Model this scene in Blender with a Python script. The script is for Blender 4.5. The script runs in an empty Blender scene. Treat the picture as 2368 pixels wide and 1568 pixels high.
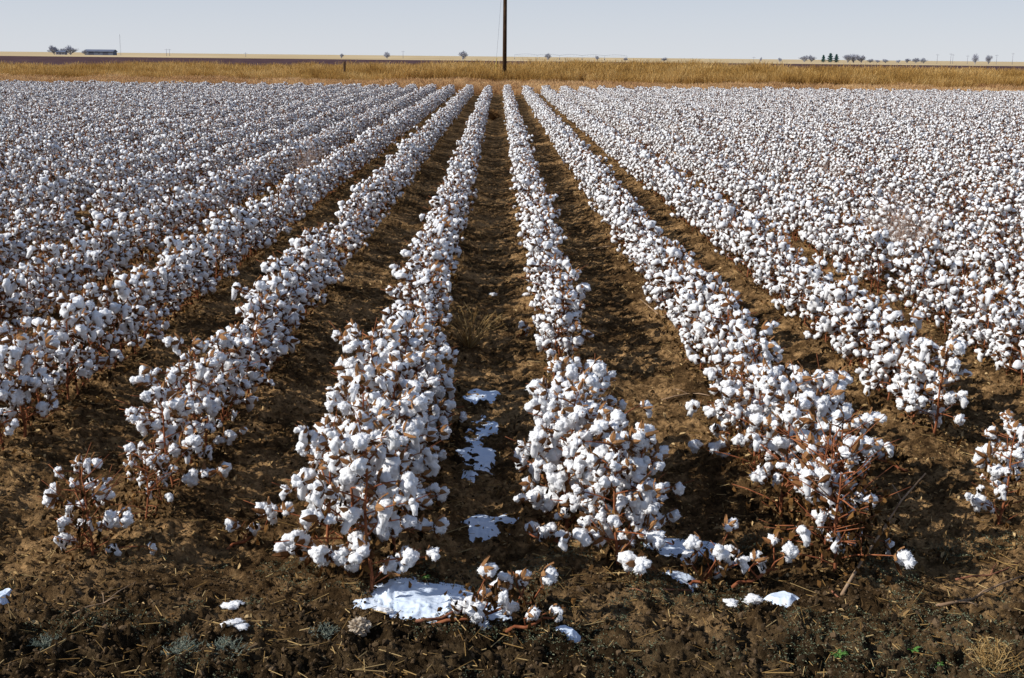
import bpy, bmesh, math, random
import numpy as np
from mathutils import Vector, Matrix, Euler, noise as mnoise
R = math.radians
random.seed(7)
rng = np.random.default_rng(7)
scene = bpy.context.scene
col = scene.collection

# ------------------------------------------------------------------ camera
CAMH = 2.1
PITCH, YAW, ROLL = R(12.73), R(-0.69), R(0.58)
F2 = 2891.0                      # focal length in units of a 2368 px wide picture
cam_d = bpy.data.cameras.new('camera')
cam = bpy.data.objects.new('camera', cam_d); col.objects.link(cam)
CM = Matrix.Rotation(YAW, 3, 'Z') @ Matrix.Rotation(R(90) - PITCH, 3, 'X') @ Matrix.Rotation(ROLL, 3, 'Z')
cam.matrix_world = Matrix.Translation((0, 0, CAMH)) @ CM.to_4x4()
cam_d.sensor_width = 36; cam_d.lens = F2 / 2368 * 36
cam_d.clip_start = 0.1; cam_d.clip_end = 60000
scene.camera = cam

def ray(px, py):
    return (CM @ Vector(((px - 1184) / F2, -(py - 784) / F2, -1))).normalized()
def at(px, py, z=0.0):
    d = ray(px, py); t = (z - CAMH) / d.z
    return Vector((d.x * t, d.y * t, z))
def far(px, D):
    d = ray(px, 131 + (px - 1184) * 0.0101)
    return Vector((d.x / d.y * D, D, 0))
def project(p):
    v = CM.transposed() @ (Vector(p) - Vector((0, 0, CAMH)))
    if v.z > -0.1: return None
    return (1184 + F2 * v.x / -v.z, 784 - F2 * v.y / -v.z)

# ------------------------------------------------------------------ noise / ground height
TAB = rng.random((256, 256))
def vn(x, y, s=0):
    x = np.asarray(x, float) + s * 17.3; y = np.asarray(y, float) + s * 9.7
    xi = np.floor(x).astype(np.int64); yi = np.floor(y).astype(np.int64)
    fx = x - xi; fy = y - yi
    fx = fx * fx * (3 - 2 * fx); fy = fy * fy * (3 - 2 * fy)
    a = TAB[xi & 255, yi & 255]; b = TAB[(xi + 1) & 255, yi & 255]
    c = TAB[xi & 255, (yi + 1) & 255]; d = TAB[(xi + 1) & 255, (yi + 1) & 255]
    return (a * (1 - fx) + b * fx) * (1 - fy) + (c * (1 - fx) + d * fx) * fy
def sstep(a, b, x):
    t = np.clip((x - a) / (b - a), 0, 1); return t * t * (3 - 2 * t)
ROW0 = 0.43
def gsmooth(x, y):
    x = np.asarray(x, float); y = np.asarray(y, float)
    inside = sstep(4.2, 5.0, y) * (1 - sstep(68, 71, y))
    z = 0.04 * np.cos(2 * np.pi * (x - ROW0)) * inside
    z = z + 0.04 * (vn(x * .7, y * .7, 3) - .5) * (1 - sstep(30, 60, y))
    return z
def gz(x, y):
    x = np.asarray(x, float); y = np.asarray(y, float)
    z = gsmooth(x, y)
    fg = 1 - sstep(4.1, 4.8, y + .25 * (vn(x * 2, y * 2, 11) - .5) * 2)
    amp = (.032 + .026 * fg) * (1 - sstep(18, 60, y)) * (1 - sstep(20, 60, np.abs(x))) * sstep(0, 2.5, y)
    w1 = vn(x * 5, y * 5, 20) - .5; w2 = vn(x * 5, y * 5, 21) - .5
    n = 0
    for sc, a, s in ((7, .8, 1), (15, .7, 2), (29, .65, 4), (48, .45, 6)):
        n = n + a * (1 - np.abs(2 * vn(x * sc + w1, y * sc * .9 + w2, s) - 1) * 1.0) ** 1.5
    return z + amp * (n - 1.1)
def gz1(x, y): return float(gz(np.array([x]), np.array([y]))[0])
def gs1(x, y): return float(gsmooth(np.array([x]), np.array([y]))[0])

# ------------------------------------------------------------------ materials
def new_mat(name):
    m = bpy.data.materials.new(name); m.use_nodes = True
    nt = m.node_tree; nt.nodes.clear()
    out = nt.nodes.new('ShaderNodeOutputMaterial')
    return m, nt, out
def ramp(nt, stops):
    r = nt.nodes.new('ShaderNodeValToRGB'); el = r.color_ramp.elements
    while len(el) < len(stops): el.new(0.5)
    for e, (p, c) in zip(el, stops): e.position = p; e.color = (*c, 1)
    return r
def principled(nt, rough=0.9, spec=.2):
    b = nt.nodes.new('ShaderNodeBsdfPrincipled'); b.inputs['Roughness'].default_value = rough
    b.inputs['Specular IOR Level'].default_value = spec
    return b
def nnode(nt, scale, detail=4, rough=.6, coord='Object'):
    tc = nt.nodes.new('ShaderNodeTexCoord'); n = nt.nodes.new('ShaderNodeTexNoise')
    n.inputs['Scale'].default_value = scale; n.inputs['Detail'].default_value = detail; n.inputs['Roughness'].default_value = rough
    nt.links.new(tc.outputs[coord], n.inputs['Vector']); return n
def noise_mat(name, stops, scale=10, rough=.9, bump=0.0, bscale=60, translucent=0.0, island=False, bdist=.01, patch=0):
    m, nt, out = new_mat(name); L = nt.links
    r = ramp(nt, stops)
    if island:
        g = nt.nodes.new('ShaderNodeNewGeometry')
        if patch:
            n = nt.nodes.new('ShaderNodeTexNoise'); n.inputs['Scale'].default_value = patch; n.inputs['Detail'].default_value = 4
            L.new(g.outputs['Position'], n.inputs['Vector'])
            mr = nt.nodes.new('ShaderNodeMapRange'); mr.inputs['From Min'].default_value = .3; mr.inputs['From Max'].default_value = .7
            L.new(n.outputs['Fac'], mr.inputs['Value'])
            mx = nt.nodes.new('ShaderNodeMix'); mx.inputs[0].default_value = .5
            L.new(g.outputs['Random Per Island'], mx.inputs[2]); L.new(mr.outputs[0], mx.inputs[3]); L.new(mx.outputs[0], r.inputs['Fac'])
        else:
            L.new(g.outputs['Random Per Island'], r.inputs['Fac'])
    else:
        n = nnode(nt, scale); L.new(n.outputs['Fac'], r.inputs['Fac'])
    if rough >= .85:
        b = nt.nodes.new('ShaderNodeBsdfDiffuse'); L.new(r.outputs['Color'], b.inputs['Color'])
    else:
        b = principled(nt, rough); L.new(r.outputs['Color'], b.inputs['Base Color'])
    if bump:
        n2 = nnode(nt, bscale, 6, .75); bp = nt.nodes.new('ShaderNodeBump')
        bp.inputs['Strength'].default_value = bump; bp.inputs['Distance'].default_value = bdist
        L.new(n2.outputs['Fac'], bp.inputs['Height']); L.new(bp.outputs['Normal'], b.inputs['Normal'])
    if translucent:
        t = nt.nodes.new('ShaderNodeBsdfTranslucent'); L.new(r.outputs['Color'], t.inputs['Color'])
        mx = nt.nodes.new('ShaderNodeMixShader'); mx.inputs['Fac'].default_value = translucent
        L.new(b.outputs[0], mx.inputs[1]); L.new(t.outputs[0], mx.inputs[2]); L.new(mx.outputs[0], out.inputs['Surface'])
    else:
        L.new(b.outputs[0], out.inputs['Surface'])
    return m
M = {}
M['lint'] = noise_mat('cotton lint', [(.25, (.89, .89, .90)), (.6, (.955, .953, .96)), (1, (.965, .963, .955))], 25, 1.0, .55, 130, .18, bdist=.006)
M['burr'] = noise_mat('dry burr', [(0, (.045, .022, .011)), (.5, (.15, .065, .027)), (1, (.34, .18, .08))], 1, .86, island=True)
M['stem'] = noise_mat('cotton stem', [(.3, (.16, .048, .024)), (.7, (.38, .15, .07))], 14, .86)
M['leaf'] = noise_mat('dead cotton leaf', [(0, (.022, .014, .007)), (.5, (.07, .037, .015)), (.85, (.17, .085, .028)), (1, (.27, .14, .045))], 1, .9, translucent=.1, island=True)
M['litter'] = noise_mat('leaf litter', [(0, (.035, .022, .011)), (.4, (.11, .067, .030)), (.75, (.29, .18, .075)), (1, (.54, .38, .19))], 1, .9, island=True)
M['clod'] = noise_mat('soil clod', [(0, (.03, .021, .013)), (.6, (.08, .053, .030)), (1, (.15, .10, .058))], 1, 1, .6, 90, island=True)
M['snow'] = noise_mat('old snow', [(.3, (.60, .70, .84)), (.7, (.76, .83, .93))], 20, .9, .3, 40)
M['wood'] = noise_mat('pole wood', [(.3, (.04, .025, .016)), (.7, (.09, .055, .033))], 3, .9)
M['stick'] = noise_mat('dry stick', [(.3, (.20, .12, .07)), (.7, (.40, .28, .18))], 10, .86)
M['redstick'] = noise_mat('reddish branch', [(.3, (.18, .07, .04)), (.7, (.36, .17, .10))], 10, .86)
M['straw'] = noise_mat('dry straw', [(0, (.15, .085, .03)), (.6, (.32, .20, .075)), (1, (.5, .36, .17))], 1, .86, island=True)
M['tallgrass'] = noise_mat('tall dry grass', [(.1, (.24, .125, .035)), (.5, (.48, .285, .085)), (.9, (.76, .55, .25))], 1, .9, translucent=.3, island=True, patch=.22)
M['shortgrass'] = noise_mat('short dry grass', [(.1, (.34, .17, .08)), (.5, (.58, .36, .17)), (.9, (.78, .57, .31))], 1, .9, translucent=.25, island=True, patch=.2)
M['deadweed'] = noise_mat('dead weed', [(0, (.22, .15, .12)), (1, (.46, .35, .29))], 1, .9, island=True)
M['tumble'] = noise_mat('tumbleweed', [(0, (.16, .08, .03)), (1, (.34, .20, .09))], 1, .9, island=True)
M['greyweed'] = noise_mat('dusty weed', [(0, (.08, .10, .08)), (.6, (.17, .20, .16)), (1, (.28, .28, .22))], 1, .9, island=True)
M['green'] = noise_mat('green sprout', [(0, (.04, .10, .02)), (1, (.12, .24, .06))], 1, .9, island=True)
M['cover'] = noise_mat('low green growth', [(0, (.07, .09, .055)), (.6, (.16, .185, .115)), (1, (.30, .30, .20))], 1, .9, island=True)
M['bark'] = noise_mat('haze-tinted bark', [(.3, (.26, .27, .32)), (.7, (.34, .35, .40))], 1, .9)  # bluish distance haze mixed into the base colour of far wood
M['twig'] = noise_mat('haze-tinted twigs', [(0, (.30, .31, .37)), (1, (.42, .44, .51))], 1, .9, island=True)  # twigs lightened and blued, aerial haze painted into their colour
M['evergreen'] = noise_mat('evergreen needles', [(0, (.03, .085, .085)), (1, (.07, .15, .14))], 1, .9, island=True)
M['siding'] = noise_mat('barn siding', [(.3, (.12, .145, .20)), (.7, (.16, .18, .24))], .3, .86)
M['roofm'] = noise_mat('barn roof', [(.3, (.12, .14, .20)), (.7, (.16, .18, .24))], .3, .9)
M['housew'] = noise_mat('house wall', [(.3, (.22, .22, .26)), (.7, (.30, .29, .33))], .5, .9)
M['dark'] = noise_mat('dark opening', [(.3, (.07, .08, .12)), (.7, (.10, .11, .15))], 1, .86)
M['galv'] = noise_mat('galvanised steel', [(.3, (.30, .33, .38)), (.7, (.42, .45, .5))], 1, .86)
M['guard'] = noise_mat('yellow guard', [(.3, (.45, .33, .08)), (.7, (.55, .42, .12))], 1, .6)
M['plastic'] = noise_mat('dirty plastic', [(.3, (.40, .30, .20)), (.7, (.75, .66, .54))], 30, .35, .4, 60, .3)

# soil
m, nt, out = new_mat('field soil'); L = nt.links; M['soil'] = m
n1 = nnode(nt, 1.3, 6, .65); n2 = nnode(nt, 34, 8, .78); n3 = nnode(nt, 6, 6, .75)
r1 = ramp(nt, [(.38, (.042, .026, .014)), (.48, (.14, .083, .039)), (.57, (.42, .26, .125))])
r2 = ramp(nt, [(.35, (.3, .3, .3)), (.65, (1.55, 1.5, 1.4))])
add = nt.nodes.new('ShaderNodeMath'); add.operation = 'MULTIPLY_ADD'; add.inputs[1].default_value = .5
hlf = nt.nodes.new('ShaderNodeMath'); hlf.operation = 'MULTIPLY'; hlf.inputs[1].default_value = .5
L.new(n3.outputs['Fac'], hlf.inputs[0]); L.new(n1.outputs['Fac'], add.inputs[0]); L.new(hlf.outputs[0], add.inputs[2])
L.new(add.outputs[0], r1.inputs['Fac']); L.new(n2.outputs['Fac'], r2.inputs['Fac'])
mul = nt.nodes.new('ShaderNodeMix'); mul.data_type = 'RGBA'; mul.blend_type = 'MULTIPLY'; mul.inputs[0].default_value = 1
L.new(r1.outputs['Color'], mul.inputs[6]); L.new(r2.outputs['Color'], mul.inputs[7])
# soil colour multiplied darker and cooler along the cloddy strip at the field's near end
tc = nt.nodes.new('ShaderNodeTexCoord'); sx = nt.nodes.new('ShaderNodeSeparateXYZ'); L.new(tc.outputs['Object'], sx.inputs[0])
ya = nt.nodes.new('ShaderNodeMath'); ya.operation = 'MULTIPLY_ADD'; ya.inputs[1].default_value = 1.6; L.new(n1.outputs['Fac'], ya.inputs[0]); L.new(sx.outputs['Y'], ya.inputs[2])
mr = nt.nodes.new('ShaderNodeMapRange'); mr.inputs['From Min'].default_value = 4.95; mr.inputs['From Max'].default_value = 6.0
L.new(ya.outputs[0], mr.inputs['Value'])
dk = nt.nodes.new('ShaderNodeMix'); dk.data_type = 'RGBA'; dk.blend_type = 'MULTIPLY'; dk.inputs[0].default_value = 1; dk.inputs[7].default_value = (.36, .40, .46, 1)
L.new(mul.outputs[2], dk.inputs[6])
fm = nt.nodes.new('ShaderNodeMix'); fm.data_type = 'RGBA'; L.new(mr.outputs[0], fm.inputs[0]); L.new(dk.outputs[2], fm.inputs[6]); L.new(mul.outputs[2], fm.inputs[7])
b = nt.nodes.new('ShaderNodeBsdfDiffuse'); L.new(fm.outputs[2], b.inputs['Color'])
bp = nt.nodes.new('ShaderNodeBump'); bp.inputs['Strength'].default_value = 1; bp.inputs['Distance'].default_value = .03
n4 = nnode(nt, 45, 8, .75); L.new(n4.outputs['Fac'], bp.inputs['Height']); L.new(bp.outputs['Normal'], b.inputs['Normal'])
L.new(b.outputs[0], out.inputs['Surface'])
def field_mat(name, a, c, sx, sy, scale=1.0):
    m, nt, out = new_mat(name); L = nt.links
    tc = nt.nodes.new('ShaderNodeTexCoord'); mp = nt.nodes.new('ShaderNodeMapping')
    mp.inputs['Scale'].default_value = (sx, sy, 1); L.new(tc.outputs['Object'], mp.inputs['Vector'])
    n = nt.nodes.new('ShaderNodeTexNoise'); n.inputs['Scale'].default_value = scale; n.inputs['Detail'].default_value = 8; n.inputs['Roughness'].default_value = .7
    L.new(mp.outputs[0], n.inputs['Vector']); r = ramp(nt, [(.35, a), (.65, c)]); L.new(n.outputs['Fac'], r.inputs['Fac'])
    b = nt.nodes.new('ShaderNodeBsdfDiffuse'); L.new(r.outputs['Color'], b.inputs['Color']); L.new(b.outputs[0], out.inputs['Surface']); return m
M['plowed'] = field_mat('plowed soil', (.050, .028, .033), (.125, .078, .080), .3, .06)
M['stubble'] = field_mat('pale stubble', (.42, .31, .17), (.62, .49, .30), .01, .002)
M['verge'] = field_mat('dry verge ground', (.24, .13, .06), (.42, .26, .12), .5, .5)

# ------------------------------------------------------------------ mesh helpers
def mk_mesh(name, V, Fq, mats, midx=None, smooth=False):
    V = np.asarray(V, np.float32); Fq = np.asarray(Fq, np.int32); k = Fq.shape[1]
    me = bpy.data.meshes.new(name)
    me.vertices.add(len(V)); me.vertices.foreach_set('co', V.ravel())
    me.loops.add(Fq.size); me.loops.foreach_set('vertex_index', Fq.ravel())
    me.polygons.add(len(Fq)); me.polygons.foreach_set('loop_start', np.arange(0, Fq.size, k, dtype=np.int32))
    if midx is not None: me.polygons.foreach_set('material_index', np.asarray(midx, np.int32))
    me.polygons.foreach_set('use_smooth', np.full(len(Fq), smooth))
    for mm in mats: me.materials.append(mm)
    me.update(calc_edges=True); return me
class MB:
    def __init__(s): s.v = []; s.f = []; s.m = []
    def tube(s, pts, rad, n=4, m=0):
        base = len(s.v); pts = [Vector(p) for p in pts]
        for i, p in enumerate(pts):
            d = (pts[min(i + 1, len(pts) - 1)] - pts[max(i - 1, 0)])
            d = d.normalized() if d.length > 1e-9 else Vector((0, 0, 1))
            a = d.orthogonal().normalized(); b = d.cross(a)
            r = rad[i] if isinstance(rad, (list, tuple)) else rad
            for j in range(n):
                t = 2 * math.pi * j / n; s.v.append(p + a * (r * math.cos(t)) + b * (r * math.sin(t)))
        for i in range(len(pts) - 1):
            for j in range(n):
                q = base + i * n; s.f.append((q + j, q + (j + 1) % n, q + n + (j + 1) % n, q + n + j)); s.m.append(m)
        s.f.append(tuple(base + j for j in reversed(range(n)))); s.m.append(m)
        q = base + (len(pts) - 1) * n; s.f.append(tuple(q + j for j in range(n))); s.m.append(m)
    def box(s, c, d, m=0, rz=0):
        base = len(s.v); rm = Matrix.Rotation(rz, 3, 'Z')
        for z in (-1, 1):
            for x, y in ((-1, -1), (1, -1), (1, 1), (-1, 1)):
                s.v.append(Vector(c) + rm @ Vector((x * d[0] / 2, y * d[1] / 2, z * d[2] / 2)))
        for q in ((3, 2, 1, 0), (4, 5, 6, 7), (0, 1, 5, 4), (1, 2, 6, 5), (2, 3, 7, 6), (3, 0, 4, 7)):
            s.f.append(tuple(base + i for i in q)); s.m.append(m)
    def poly(s, pts, m=0):
        base = len(s.v); s.v += [Vector(p) for p in pts]; s.f.append(tuple(range(base, base + len(pts)))); s.m.append(m)
    def strip(s, pts, widths, side, m=0):
        base = len(s.v)
        for p, w in zip(pts, widths): s.v.append(Vector(p) - side * w / 2); s.v.append(Vector(p) + side * w / 2)
        for i in range(len(pts) - 1):
            q = base + 2 * i; s.f.append((q, q + 1, q + 3, q + 2)); s.m.append(m)
    def addmesh(s, V, F, mat4, m=0, fm=None):
        base = len(s.v)
        s.v += [mat4 @ Vector(v) for v in V]
        for i, f in enumerate(F): s.f.append(tuple(base + j for j in f)); s.m.append(m if fm is None else fm[i])
    def mesh(s, name, mats, smooth=False):
        me = bpy.data.meshes.new(name); me.from_pydata(s.v, [], s.f)
        for mm in mats: me.materials.append(mm)
        me.polygons.foreach_set('material_index', s.m)
        me.polygons.foreach_set('use_smooth', [smooth] * len(s.f)); me.update(); return me
def obj(name, me, parent=None, link=True):
    o = bpy.data.objects.new(name, me)
    if link: col.objects.link(o)
    if parent: o.parent = parent
    return o
def tag(o, label=None, cat=None, group=None, kind=None):
    if label: o['label'] = label
    if cat: o['category'] = cat
    if group: o['group'] = group
    if kind: o['kind'] = kind
    return o
def empty(name, loc, rz=0, link=True):
    o = bpy.data.objects.new(name, None); o.empty_display_size = .1
    if link: col.objects.link(o)
    o.location = loc; o.rotation_euler = (0, 0, rz); return o
KIDS = {}
def remember(o, kids): KIDS[o.name] = kids
def copy_tree(root):
    def rec(o, parent):
        c = o.copy(); col.objects.link(c)
        if parent: c.parent = parent
        for ch in KIDS.get(o.name, []): rec(ch, c)
        return c
    return rec(root, None)

# ------------------------------------------------------------------ ground sheet
def lines_fine(a, b, step, growth_lo, growth_hi, lim_lo, lim_hi):
    core = list(np.arange(a, b, step)); hi = []; x = core[-1]; s = step
    while x < lim_hi:
        s *= growth_hi(x) if callable(growth_hi) else growth_hi; x += s; hi.append(x)
    lo = []; x = core[0]; s = step
    while x > lim_lo:
        s *= growth_lo; x -= s; lo.append(x)
    return np.array(lo[::-1] + core + hi)
gx = lines_fine(-3.2, 3.6, .012, 1.06, 1.06, -25000, 25000)
gy = lines_fine(3.7, 8.0, .012, 1.18, lambda x: 1.02 if x < 70 else 1.12, -3000, 25000)
GX, GY = np.meshgrid(gx, gy)
GZ = gz(GX, GY)
V = np.stack([GX, GY, GZ], -1).reshape(-1, 3)
nx, ny = len(gx), len(gy)
i = np.arange(ny - 1)[:, None] * nx + np.arange(nx - 1)[None, :]
Fq = np.stack([i, i + 1, i + nx + 1, i + nx], -1).reshape(-1, 4)
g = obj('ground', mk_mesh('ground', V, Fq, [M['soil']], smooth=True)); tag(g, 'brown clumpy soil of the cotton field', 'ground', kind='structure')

def sheet(name, x0, x1, y0, y1, z, mat, label):
    n = 40; xs = np.linspace(x0, x1, n); ys = y0 + (y1 - y0) * np.linspace(0, 1, n) ** 2
    X, Y = np.meshgrid(xs, ys); VV = np.stack([X, Y, np.full_like(X, z)], -1).reshape(-1, 3)
    i = np.arange(n - 1)[:, None] * n + np.arange(n - 1)[None, :]
    FF = np.stack([i, i + 1, i + n + 1, i + n], -1).reshape(-1, 4)
    o = obj(name, mk_mesh(name, VV, FF, [mat])); tag(o, label, 'field', kind='structure'); return o
sheet('grass_verge', -400, 400, 70.5, 112, .03, M['verge'], 'dry verge ground behind the cotton rows')
sheet('plowed_field', -1500, 1500, 112, 600, .03, M['plowed'], 'dark purple brown plowed field behind the tall grass')
sheet('stubble_field', -20000, 20000, 600, 20000, .05, M['stubble'], 'pale tan stubble field reaching the horizon')

# ------------------------------------------------------------------ cotton bolls
def ico(sub):
    bm = bmesh.new(); bmesh.ops.create_icosphere(bm, subdivisions=sub, radius=1)
    V = [v.co.copy() for v in bm.verts]; F = [tuple(v.index for v in f.verts) for f in bm.faces]; bm.free(); return V, F
ICO = {k: ico(k) for k in (1, 2, 3, 4)}
def lint_geo(seed, sub):
    rs = random.Random(seed); V0, F0 = ICO[sub]
    lobes = []
    nl = rs.choice([3, 4, 5]); a0 = rs.random() * 6
    for j in range(nl):
        a = a0 + 2 * math.pi * j / nl + rs.uniform(-.4, .4)
        lobes.append((Vector((math.cos(a) * rs.uniform(.35, .65), math.sin(a) * rs.uniform(.35, .65), rs.uniform(-.35, .35))), rs.uniform(.38, .58)))
    lobes.append((Vector((rs.uniform(-.15, .15), rs.uniform(-.15, .15), rs.uniform(.15, .4))), rs.uniform(.45, .6)))
    hang = [0, .4, .9, 0, 1.4, .5, 1.1, 1.9, .2, .7][seed % 10]
    if hang:
        for k in range(3): lobes.append((Vector((rs.uniform(-.25, .25), rs.uniform(-.25, .25), -.35 * (k + 1) * hang)), .55 - .05 * k))
    V = []
    for n in V0:
        best = .33
        for c, r in lobes:
            dd = n.dot(c); disc = dd * dd - c.length_squared + r * r
            if disc > 0: best = max(best, dd + math.sqrt(disc))
        p = n * best
        q = p * 2.3 + Vector((seed * 3.1, 0, 0))
        f = 1 + .24 * mnoise.noise(q) + .17 * mnoise.noise(q * 2.7)
        if sub > 2: f += .12 * mnoise.noise(q * 6.5)
        if sub > 3: f += .08 * mnoise.noise(q * 15)
        V.append(p * f * .0385)
    F = list(F0)
    if sub > 2:                                   # loose fibres pulled out of the lint
        base_n = len(V0)
        for _ in range(200 if sub == 4 else 80):
            p = V[rs.randrange(base_n)]; d = (p.normalized() + Vector((rs.uniform(-.8, .8), rs.uniform(-.8, .8), rs.uniform(-.9, .6)))).normalized()
            side = d.orthogonal().normalized() * .0014; b0 = len(V)
            V += [p * .95 - side, p * .95 + side, p + d * rs.uniform(.004, .010)]; F.append((b0, b0 + 1, b0 + 2))
    return V, F
def burr_geo(seed, fine=True):
    rs = random.Random(seed + 50); V = []; F = []
    n = rs.choice([4, 5])
    for j in range(n):
        a = 2 * math.pi * j / n + rs.uniform(-.2, .2); c, s = math.cos(a), math.sin(a)
        side = Vector((-s, c, 0)); prof = [(.004, -.004, .008), (.020, .000, .026), (.036, .012, .024), (.051, .030, .002)]
        base = len(V); k = rs.uniform(.85, 1.2)
        for (r, z, w) in prof:
            V.append(Vector((c * r, s * r, z)) * k - side * w / 2); V.append(Vector((c * r * 1.08, s * r * 1.08, z - .005)) * k); V.append(Vector((c * r, s * r, z)) * k + side * w / 2)
        for i in range(3):
            q = base + 3 * i; F.append((q, q + 1, q + 4, q + 3)); F.append((q + 1, q + 2, q + 5, q + 4))
    return V, F
NV = 10
def burr_mat(k, sc=1.0):
    rs = random.Random(k + 9); e = rs.uniform(-.4, 1.0)           # opening towards +X tilted up
    d = Vector((math.cos(e), 0, math.sin(e))); q = d.to_track_quat('Z', 'Y').to_matrix().to_4x4()
    return Matrix.Translation(d * -.026) @ q @ Matrix.Scale(sc, 4)
LINT4 = [lint_geo(k, 3) for k in range(NV)]; LINT2 = [lint_geo(k, 2) for k in range(NV)]
BURR = [burr_geo(k) for k in range(NV)]
def gm(name, geo, mats, smooth):
    b_ = MB(); b_.addmesh(geo[0], geo[1], Matrix.Identity(4)); return b_.mesh(name, mats, smooth)
lintM = [gm('cotton_boll', lint_geo(k, 4), [M['lint']], True) for k in range(NV)]
burrM = [gm('burr', BURR[k], [M['burr']], False) for k in range(NV)]
bollM = []
for k in range(NV):
    b_ = MB(); b_.addmesh(*LINT4[k], Matrix.Identity(4), 0); b_.addmesh(*BURR[k], burr_mat(k), 1)
    me = b_.mesh('cotton_boll', [M['lint'], M['burr']], True); bollM.append(me)

def leaf(mb, p, size, rs, m=0, droop=True):
    e = Euler((rs.uniform(.6, 2.4) if droop else rs.uniform(-.5, .5), rs.uniform(-.6, .6), rs.uniform(0, 6.28))).to_matrix()
    pts = [(0, 0, 0), (.24, .3, .22), (.15, .75, .34), (0, 1.1, -.12), (-.17, .7, .34), (-.24, .25, .24), (0, .5, -.14)]
    base = len(mb.v)
    for q in pts: mb.v.append(Vector(p) + e @ (Vector(q) * size * rs.uniform(.7, 1.25)))
    for f in ((0, 1, 6), (1, 2, 6), (2, 3, 6), (3, 4, 6), (4, 5, 6), (5, 0, 6)):
        mb.f.append(tuple(base + i for i in f)); mb.m.append(m)

def plan(seed, h=.58, nbr=11, nleaf=10, prob=.85, spread=.215, zlow=.16, ltop=.55):
    rs = random.Random(seed); st = MB(); lf = MB(); bolls = []
    lean = Vector((rs.uniform(-.05, .05), rs.uniform(-.05, .05), 0))
    def stem_at(t): return Vector((lean.x * t * t + .008 * math.sin(t * 9), lean.y * t * t + .008 * math.cos(t * 7), h * t * .95 - .02))
    st.tube([stem_at(t / 7) for t in range(8)], [.0085 * (1 - .65 * t / 7) for t in range(8)], 5)
    def addb(p, az, s=1.0):
        k = rs.randrange(NV); off = Vector((math.cos(az), math.sin(az), 0)) * .022
        bolls.append((p + off + Vector((0, 0, rs.uniform(-.01, .015))), az + rs.uniform(-.7, .7), k, s * rs.choice([rs.uniform(.58, .85), rs.uniform(.8, 1.18)]), (rs.uniform(-.35, .35), rs.uniform(-.35, .35))))
    az = rs.random() * 6.28
    for i in range(nbr):
        t = zlow + (0.98 - zlow) * (i + rs.uniform(-.3, .3)) / (nbr - 1); t = min(max(t, .1), .98)
        az += 2.4 + rs.uniform(-.4, .4)
        Lb = spread * (1.08 - .55 * t) * rs.uniform(.6, 1.25); up = rs.uniform(.25, .8)
        p = stem_at(t); pts = [p]; d = Vector((math.cos(az), math.sin(az), up)).normalized(); nseg = 3 if Lb > .12 else 2
        nodes = []
        for s_ in range(nseg):
            d = (d + Vector((rs.uniform(-.25, .25), rs.uniform(-.25, .25), -.10))).normalized()
            p = p + d * Lb / nseg; pts.append(p); nodes.append(p)
        st.tube(pts, [.0040, .0036, .0030, .0022][:len(pts)], 4)
        if rs.random() < .45: st.tube([p, p + d * rs.uniform(.05, .11) + Vector((0, 0, rs.uniform(0, .03)))], [.0024, .0016], 3)
        for j, q in enumerate(nodes):
            if j == 0 and nseg == 3 and rs.random() < .5: continue
            if rs.random() < prob: addb(q, az if j == len(nodes) - 1 else az + rs.choice([-1, 1]) * .9)
            elif rs.random() < .4: leaf(lf, q, rs.uniform(.02, .035), rs)
    if prob > .4:
        addb(stem_at(1.0) + Vector((0, 0, .01)), rs.random() * 6.28, .9)
        if rs.random() < .6: st.tube([stem_at(.98), stem_at(1.0) + Vector((rs.uniform(-.04, .04), rs.uniform(-.04, .04), rs.uniform(.05, .11)))], [.003, .0015], 3)
    for i in range(5 if prob > .4 else 18):                                        # bare twigs
        a = rs.random() * 6.28; t = rs.uniform(.05, .3 if prob > .4 else .95); q = stem_at(t)
        st.tube([q, q + Vector((math.cos(a), math.sin(a), rs.uniform(.4, 1.2))) * rs.uniform(.06, .13 if prob > .4 else .22)], [.0032, .0016], 3)
    for i in range(nleaf):
        t = rs.uniform(.03, ltop); a = rs.random() * 6.28; r = rs.uniform(.03, spread * 1.0) * (1.1 - .5 * t)
        leaf(lf, stem_at(t) + Vector((math.cos(a) * r, math.sin(a) * r, 0)), rs.uniform(.020, .044), rs)
    return st, lf, bolls
PL = []
for s in range(9): PL.append(plan(100 + s, h=random.uniform(.54, .64), nbr=random.randint(13, 16), nleaf=16, prob=.93, ltop=.45, spread=.185, zlow=.24))
for s in range(3): PL.append(plan(200 + s, h=.58, nbr=13, nleaf=36, prob=.62, spread=.22, zlow=.2, ltop=.65))
for s in range(3): PL.append(plan(300 + s, h=.50, nbr=12, nleaf=100, prob=.36, spread=.26, ltop=.8))       # leafy, few bolls
for s in range(4): PL.append(plan(400 + s, h=random.uniform(.56, .66), nbr=16, nleaf=30, prob=.86, spread=.255, zlow=.13, ltop=.45))       # big row end plants
FULL = list(range(9)); THIN = [9, 10, 11]; LEAFY = [12, 13, 14]; BIG = [15, 16, 17, 18]
protoN, protoM = [], []
holdcol = bpy.data.collections.new('far plant shapes')
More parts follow.
